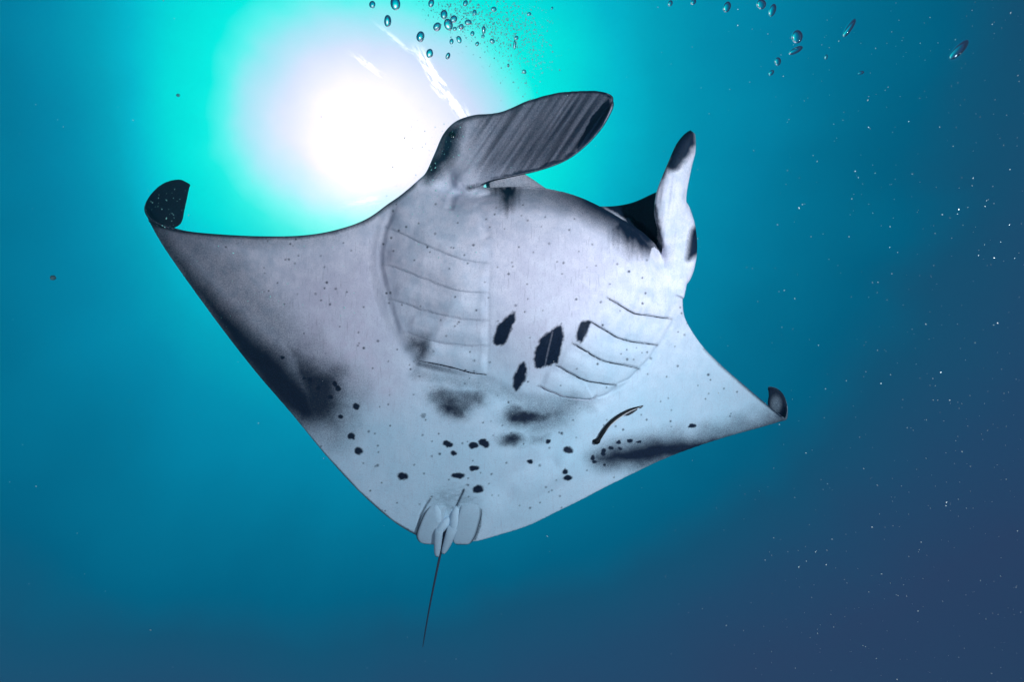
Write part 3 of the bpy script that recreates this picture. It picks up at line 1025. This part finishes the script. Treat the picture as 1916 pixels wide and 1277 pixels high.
def tube(pts3, rad, name, mat, parent=None, nseg=10, flat=(1, 1), orig=None):
    p = np.asarray(pts3)
    V_, F_ = [], []
    n = len(p)
    for i in range(n):
        tg = p[min(i + 1, n - 1)] - p[max(i - 1, 0)]; tg /= np.linalg.norm(tg)
        a = np.cross(tg, FWD); a /= np.linalg.norm(a); b2 = np.cross(tg, a)
        for k in range(nseg):
            th = 2 * math.pi * k / nseg
            V_.append(p[i] + (a * math.cos(th) * flat[0] + b2 * math.sin(th) * flat[1]) * rad[i])
    for i in range(n - 1):
        for k in range(nseg):
            F_.append((i * nseg + k, i * nseg + (k + 1) % nseg, (i + 1) * nseg + (k + 1) % nseg, (i + 1) * nseg + k))
    F_.append(tuple(range(nseg))); F_.append(tuple(reversed([(n - 1) * nseg + k for k in range(nseg)])))
    og = root_p if orig is None else orig
    return link(name, new_mesh(name, np.array(V_) - og, F_, True, mat), parent)


tl = crom([(850, 955, zc + .03), (844, 975, zc + .02), (834, 1003, zc + .002), (828, 1022, zc), (823, 1042, zc), (814, 1085, zc), (805, 1130, zc + .01), (797, 1175, zc + .02), (791, 1212, zc + .03)], 90)
rad = np.interp(np.linspace(0, 1, 90), [0, .35, .45, .7, .93, 1], [.012, .010, .0062, .0042, .0028, .0014])
tail_m = principled('tail_skin', (0.045, 0.05, 0.085), 0.55, 0.25)
tube(W(tl[:, 0], tl[:, 1], tl[:, 2]), rad, 'tail', tail_m, root)

# ------------------------------------------------------------------ the slender suckerfish on the belly
fish = bpy.data.objects.new('suckerfish', None)
COL.objects.link(fish)
fp, fnn = hit(1150, 790)
fish.location = tuple(fp)
tag(fish, 'slender black and white suckerfish clinging to the belly near the right wing', 'fish')
fc = crom([(1110, 828), (1118, 822), (1126, 808), (1140, 791), (1158, 777), (1176, 767), (1190, 762), (1198, 759)], 60)
P3 = []
for x, y in fc:
    p, nr = hit(x, y)
    P3.append(p + nr * 0.014)
P3 = np.array(P3)
for _ in range(6): P3[1:-1] = (P3[:-2] + P3[2:] + 2 * P3[1:-1]) / 4
rd = np.interp(np.linspace(0, 1, 60), [0, .04, .10, .16, .3, .55, .8, .95, 1], [.008, .016, .018, .011, .0125, .012, .0075, .0035, .001])
fish_m = bpy.data.materials.new('suckerfish_skin')
fish_m.use_nodes = True
T = NT(fish_m)
fb = T.n['Principled BSDF']
T.set(fb.inputs['Base Color'], T.mix(T.attr('belly_band').outputs['Fac'], (0.003, 0.005, 0.008, 1), (0.75, 0.76, 0.8, 1)))
fb.inputs['Roughness'].default_value = 0.5
fb.inputs['Specular IOR Level'].default_value = 0.15
fo = tube(P3, rd, 'body', fish_m, fish, nseg=20, flat=(.85, .8), orig=fp)
fv = np.array([v_.co[:] for v_ in fo.data.vertices]) + fp
cx_ = np.repeat(P3, 20, 0)
off = (fv - cx_) / np.maximum(np.repeat(rd, 20)[:, None], 1e-6)
tt = np.repeat(np.linspace(0, 1, 60), 20)
dirp = (RIGHT * 0.55 - UP * 0.83)
band = smoothstep(.42, .52, off @ dirp) * smoothstep(.28, .4, tt)
fattr(fo.data, 'belly_band', band)
# fins of the suckerfish
fin_m = principled('suckerfish_fin', (0.03, 0.035, 0.045), 0.5, 0.3)


def blade(name, pts, th, parent, orig, mat):
    q = []
    for x, y in pts:
        p, nr = hit(x, y); q.append(p + nr * 0.010)
    q = np.array(q); nr = -FWD
    n = len(q)
    V_ = np.concatenate([q + nr * th, q - nr * th]) - orig
    F_ = [tuple(range(n)), tuple(reversed(range(n, 2 * n)))] + [(i, (i + 1) % n, (i + 1) % n + n, i + n) for i in range(n)]
    return link(name, new_mesh(name, V_, F_, False, mat), parent)


blade('dorsal_fin', [(1161, 773), (1166, 769.5), (1172, 768), (1178, 764.5), (1184, 762.5), (1178, 768), (1168, 773)], .0012, fish, fp, fin_m)
blade('anal_fin', [(1168, 777), (1174, 777.5), (1182, 773), (1190, 767), (1192, 762), (1184, 766), (1174, 771)], .0012, fish, fp, fin_m)
blade('tail_fin', [(1193, 762), (1198, 758.5), (1202, 758), (1200, 761), (1197, 764)], .0012, fish, fp, fin_m)
V_, F_ = uv_sphere(14, 10, (.012, .010, .006))
R = np.array(Vector(fnn).to_track_quat('Z', 'Y').to_matrix())
pp, nn2 = hit(1112, 826)
link('sucking_disc', new_mesh('sucking_disc', V_ @ R.T + pp + nn2 * .002 - fp, F_, True, fin_m), fish)

# ------------------------------------------------------------------ air bubbles
air = bpy.data.materials.new('air_in_water')
air.use_nodes = True
T = NT(air)
T.n.remove(T.n['Principled BSDF'])
gl = T.node('ShaderNodeBsdfGlass')
gl.inputs['IOR'].default_value = 1 / 1.33
gl.inputs['Roughness'].default_value = 0.0
T.t.links.new(gl.outputs[0], T.n['Material Output'].inputs['Surface'])


def bubble_mesh(seed, res=(20, 14)):
    r_ = random.Random(seed)
    V_, F_ = uv_sphere(*res)
    a, b2, c_ = r_.uniform(.08, .22), r_.uniform(0, 6.3), r_.uniform(.06, .2)
    th = np.arctan2(V_[:, 1], V_[:, 0])
    k = 1 + a * np.cos(2 * th + b2) * (1 - V_[:, 2] ** 2) + c_ * np.sin(V_[:, 2] * 2.5 + b2)
    return new_mesh('bubble', V_ * k[:, None], F_, True, air)


foam_m = bpy.data.materials.new('foam_air')
foam_m.use_nodes = True
T = NT(foam_m)
T.n.remove(T.n['Principled BSDF'])
g2 = T.node('ShaderNodeBsdfGlass'); g2.inputs['IOR'].default_value = 1 / 1.33
t2 = T.node('ShaderNodeBsdfTranslucent'); t2.inputs[0].default_value = (0.75, 0.95, 0.95, 1)
mx = T.node('ShaderNodeMixShader'); mx.inputs[0].default_value = 0.45
T.t.links.new(g2.outputs[0], mx.inputs[1]); T.t.links.new(t2.outputs[0], mx.inputs[2])
T.t.links.new(mx.outputs[0], T.n['Material Output'].inputs['Surface'])
BM = [bubble_mesh(s) for s in range(9)]


def bubble(px, py, w, h, deg, dist, label, group, cat='bubble'):
    o_ = link('air_bubble', BM[random.randrange(9)])
    s_ = dist * TH / 958
    o_.location = tuple(W(px, py, dist - Z0))
    o_.scale = (w / 2 * s_, h / 2 * s_, w / 2 * s_)
    ph = math.radians(deg)
    ax = RIGHT * math.cos(ph) + UP * math.sin(ph)      # long axis turned ph from the image's upright
    up2 = -RIGHT * math.sin(ph) + UP * math.cos(ph)
    M = Matrix((tuple(ax), tuple(up2), tuple(np.cross(ax, up2)))).transposed()
    o_.rotation_euler = M.to_euler()
    tag(o_, label, cat, group)
    return o_


GA = 'air bubbles rising beside the sunlit patch'
GB = 'air bubbles along the top right'
LEFT = [
    (697, 9, 12, 14, 0, 1.9, 'faint pale bubble leftmost in the sunlit patch at the top edge'),
    (740, 7, 17, 27, 8, 1.8, 'large clear bubble cut by the top edge above the sunlit patch'),
    (725, 38, 15, 20, 0, 1.8, 'dark rimmed oval bubble below the large clear one at the top edge'),
    (787, 69, 17, 19, 25, 1.8, 'white filled bubble with green cap alone above the long glint'),
    (804, 100, 11, 20, 3, 1.8, 'tall narrow bubble just above the upper end of the long glint'),
    (838, 104, 9, 12, -20, 1.9, 'small bubble right of the tall narrow one above the glint'),
    (807, 6, 11, 16, 0, 1.9, 'bright narrow bubble at the top edge left of the foam cloud'),
    (831, 28, 14, 18, 10, 1.8, 'white glossy bubble highest in the tight cluster'),
    (818, 50, 16, 15, 0, 1.8, 'wide two lobed bubble at the lower left of the tight cluster'),
    (839, 46, 14, 20, 0, 1.8, 'dark oval bubble in the middle of the tight cluster'),
    (849, 36, 13, 13, 30, 1.85, 'pale bubble at the right of the tight cluster'),
    (851, 54, 7, 8, 0, 1.85, 'tiny bubble under the right side of the tight cluster'),
    (863, 50, 11, 10, 0, 1.9, 'low wide bubble right of the tight cluster'),
    (876, 42, 11, 11, 0, 1.9, 'round bubble farthest right of the tight cluster'),
    (871, 6, 9, 12, 0, 1.9, 'small bubble at the top edge over the foam cloud'),
    (888, 24, 8, 12, 0, 2.0, 'small upright bubble above the round one in the foam'),
    (845, 78, 8, 12, 0, 2.0, 'grey bubble below the tight cluster, first of a row'),
    (859, 74, 8, 14, 10, 2.0, 'slanted bubble below the tight cluster, second of a row'),
    (884, 63, 8, 10, 0, 2.0, 'small bubble in the foam below the round one'),
    (905, 55, 8, 13, 0, 2.0, 'upright bubble at the middle of the foam cloud'),
    (904, 68, 6, 7, 0, 2.0, 'round bubble below the upright one in mid foam'),
    (893, 82, 7, 9, 0, 2.0, 'teal bubble at the lower edge of the foam cloud'),
    (921, 77, 8, 8, 0, 2.0, 'dark teal bubble right of the foam centre'),
    (924, 17, 8, 9, 40, 2.1, 'bright bubble near the top of the foam cloud'),
    (966, 71, 7, 9, 0, 2.1, 'small bubble at the right of the foam cloud'),
    (963, 83, 6, 16, 0, 2.1, 'tall thin bubble at the right of the foam cloud'),
    (990, 26, 7, 7, 0, 2.1, 'lone dark bubble right of the foam near the top edge'),
    (1033, 15, 4, 6, 0, 2.1, 'lone tiny bubble right of the foam close to the top edge'),
    (981, 134, 6, 8, 20, 2.1, 'lowest bubble trailing under the foam cloud'),
    (951, 122, 5, 6, 0, 2.1, 'small bubble low on the left of the trailing foam'),
]
RIGHTB = [
    (1254, 6, 8, 12, -15, 1.7, 'pale bubble leftmost of the row at the top right edge'),
    (1297, 4, 10, 12, -10, 1.7, 'second bubble from the left in the row at the top edge'),
    (1360, 13, 12, 20, -25, 1.6, 'slanted bright bubble third from the left at the top edge'),
    (1424, 8, 15, 18, -5, 1.6, 'large bright bubble fourth from the left at the top edge'),
    (1445, 19, 11, 24, -22, 1.6, 'dark topped slanted bubble right of the large bright one'),
    (1491, 69, 17, 24, -12, 1.5, 'upper bubble of the close pair with a bright centre'),
    (1489, 94, 13, 30, -58, 1.5, 'lower bubble of the close pair, flat and dark'),
    (1455, 115, 10, 15, -10, 1.6, 'small bright bubble below and left of the close pair'),
    (1443, 136, 7, 12, -50, 1.6, 'smallest slanted bubble, lowest below the close pair'),
    (1590, 51, 13, 36, -32, 1.45, 'long slanted bubble with a dark top, right of the close pair'),
    (1794, 93, 14, 44, -48, 1.4, 'long slanted bubble farthest right near the dark corner'),
    (1546, 106, 6, 8, 0, 1.6, 'tiny pale bubble between the close pair and the right long one'),
    (1611, 136, 5, 13, -70, 1.6, 'tiny flat bubble below the long slanted one'),
]
for t_ in LEFT: bubble(*t_, GA)
for t_ in RIGHTB: bubble(*t_, GB)

# the foam of bubbles too small to count
def specks(name, pts, rads, mat, elong=None, res=None):
    ico = np.array([(0, 0, 1), (1, 0, 0), (0, 1, 0), (-1, 0, 0), (0, -1, 0), (0, 0, -1)], float)
    f = [(0, 1, 2), (0, 2, 3), (0, 3, 4), (0, 4, 1), (5, 2, 1), (5, 3, 2), (5, 4, 3), (5, 1, 4)]
    if res:
        ico, f = uv_sphere(*res)
    n = len(pts); m = len(ico)
    V_ = np.repeat(ico[None], n, 0)
    V_ = V_ * rads[:, None, None]
    if elong is not None:
        ax = rng.normal(size=(n, 3)); ax /= np.linalg.norm(ax, axis=1, keepdims=True)
        V_ = V_ + (np.einsum('nmk,nk->nm', V_, ax) * elong[:, None])[..., None] * ax[:, None, :]
    V_ = V_ + pts[:, None, :]
    F_ = [tuple(int(q) + i * m for q in t_) for i in range(n) for t_ in f]
    return new_mesh(name, V_.reshape(-1, 3), F_, True, mat)


n = 2200
u = rng.random(n) ** 0.8
cxp = 800 + u * 190 + rng.normal(0, 24, n) + 10
cyp = 5 + u * 70 + rng.normal(0, 26, n) * (0.5 + u)
n2 = 260
cxp = np.r_[cxp, rng.normal(985, 28, n2)]; cyp = np.r_[cyp, rng.normal(110, 40, n2)]
keep = (cyp > -20) & (cxp > 775)
cxp, cyp = cxp[keep], cyp[keep]
dist = 2.1 + rng.normal(0, .12, len(cxp))
pts = W(cxp, cyp, dist - Z0)
rr = (0.4 + 1.1 * rng.random(len(cxp)) ** 4) * 2.1 * TH / 958
foam = link('bubble_foam', specks('bubble_foam', pts, rr, foam_m, res=(8, 6)))
tag(foam, 'cloud of tiny fizzing air bubbles beside the sunlit patch', 'bubbles', kind='stuff')

# ------------------------------------------------------------------ drifting particles
snow_m = principled('marine_snow', (0.75, 0.8, 0.8), 0.6, 0.3)
n = 3600
px_ = rng.uniform(-150, 2066, n); py_ = rng.uniform(-120, 1400, n)
w_ = 0.07 + 0.93 * smoothstep(1150, 1750, px_)
k = rng.random(n) < w_
px_, py_ = px_[k], py_[k]
dd_ = rng.uniform(1.3, 3.6, len(px_))
rr = (0.43 + 0.85 * rng.random(len(px_)) ** 6) * dd_ * TH / 958 * rng.uniform(.7, 1.1, len(px_))
snow = link('marine_snow', specks('marine_snow', W(px_, py_, dd_ - Z0), rr, snow_m, elong=rng.random(len(px_)) ** 2 * 2))
tag(snow, 'pale marine snow drifting in the water, thickest on the right', 'particles', kind='stuff')
# greener motes in front of the left cheek and wing
n = 300
u = rng.random(n)
gx = np.where(u < .62, rng.normal(820, 45, n), np.where(u < .8, rng.normal(315, 22, n), rng.uniform(330, 900, n)))
gy = np.where(u < .62, rng.normal(330, 55, n), np.where(u < .8, rng.normal(385, 24, n), rng.uniform(440, 620, n)))
dd_ = rng.uniform(1.6, 2.5, n)
rr = (0.4 + 0.9 * rng.random(n) ** 3) * dd_ * TH / 958
mote_m = principled('green_motes', (0.25, 0.62, 0.58), 0.6, 0.3)
motes = link('plankton_motes', specks('plankton_motes', W(gx, gy, dd_ - Z0), rr, mote_m, elong=rng.random(n) * 1.6))
tag(motes, 'green plankton motes adrift before the left cheek and wing', 'particles', kind='stuff')
for (x, y, r, lab) in ((99, 520, 5.0, 'small dark speck drifting alone at the far left'), (333, 178, 3.2, 'faint dark speck above the curled left wingtip')):
    V_, F_ = uv_sphere(12, 8, (1, .85, 1))
    jit = 1 + .25 * (rng.random(len(V_)) - .5)
    V_ = V_ * jit[:, None] * r * 1.5 * TH / 958
    o_ = link('drifting_speck', new_mesh('drifting_speck', V_, F_, True, principled('speck', (0.03, 0.08, 0.10) if r > 4 else (.05, .25, .28), .7, .2)))
    o_.location = tuple(W(x, y, 1.5 - Z0))
    tag(o_, lab, 'speck')

# ------------------------------------------------------------------ the water's own veil, one closed box round diver and ray
hz = bpy.data.materials.new('water_haze')
hz.use_nodes = True
hz.node_tree.nodes.clear()
ho = hz.node_tree.nodes.new('ShaderNodeOutputMaterial')
pv = hz.node_tree.nodes.new('ShaderNodeVolumePrincipled')
pv.inputs['Color'].default_value = (0.35, 0.85, 0.95, 1)
pv.inputs['Density'].default_value = 0.007
pv.inputs['Anisotropy'].default_value = 0.75
hz.node_tree.links.new(pv.outputs[0], ho.inputs['Volume'])
lo, hi = np.array([-3.4, -1.5, -2.0]), np.array([3.4, 5.0, 5.0])
V_ = [[(lo, hi)[i][0], (lo, hi)[j][1], (lo, hi)[k][2]] for i in (0, 1) for j in (0, 1) for k in (0, 1)]
F_ = [(0, 1, 3, 2), (4, 6, 7, 5), (0, 4, 5, 1), (2, 3, 7, 6), (0, 2, 6, 4), (1, 5, 7, 3)]
if HAZE:
    haze = link('haze', new_mesh('haze', V_, F_, False, hz))
    tag(haze, 'faint blue veil of suspended matter in the water', kind='stuff')
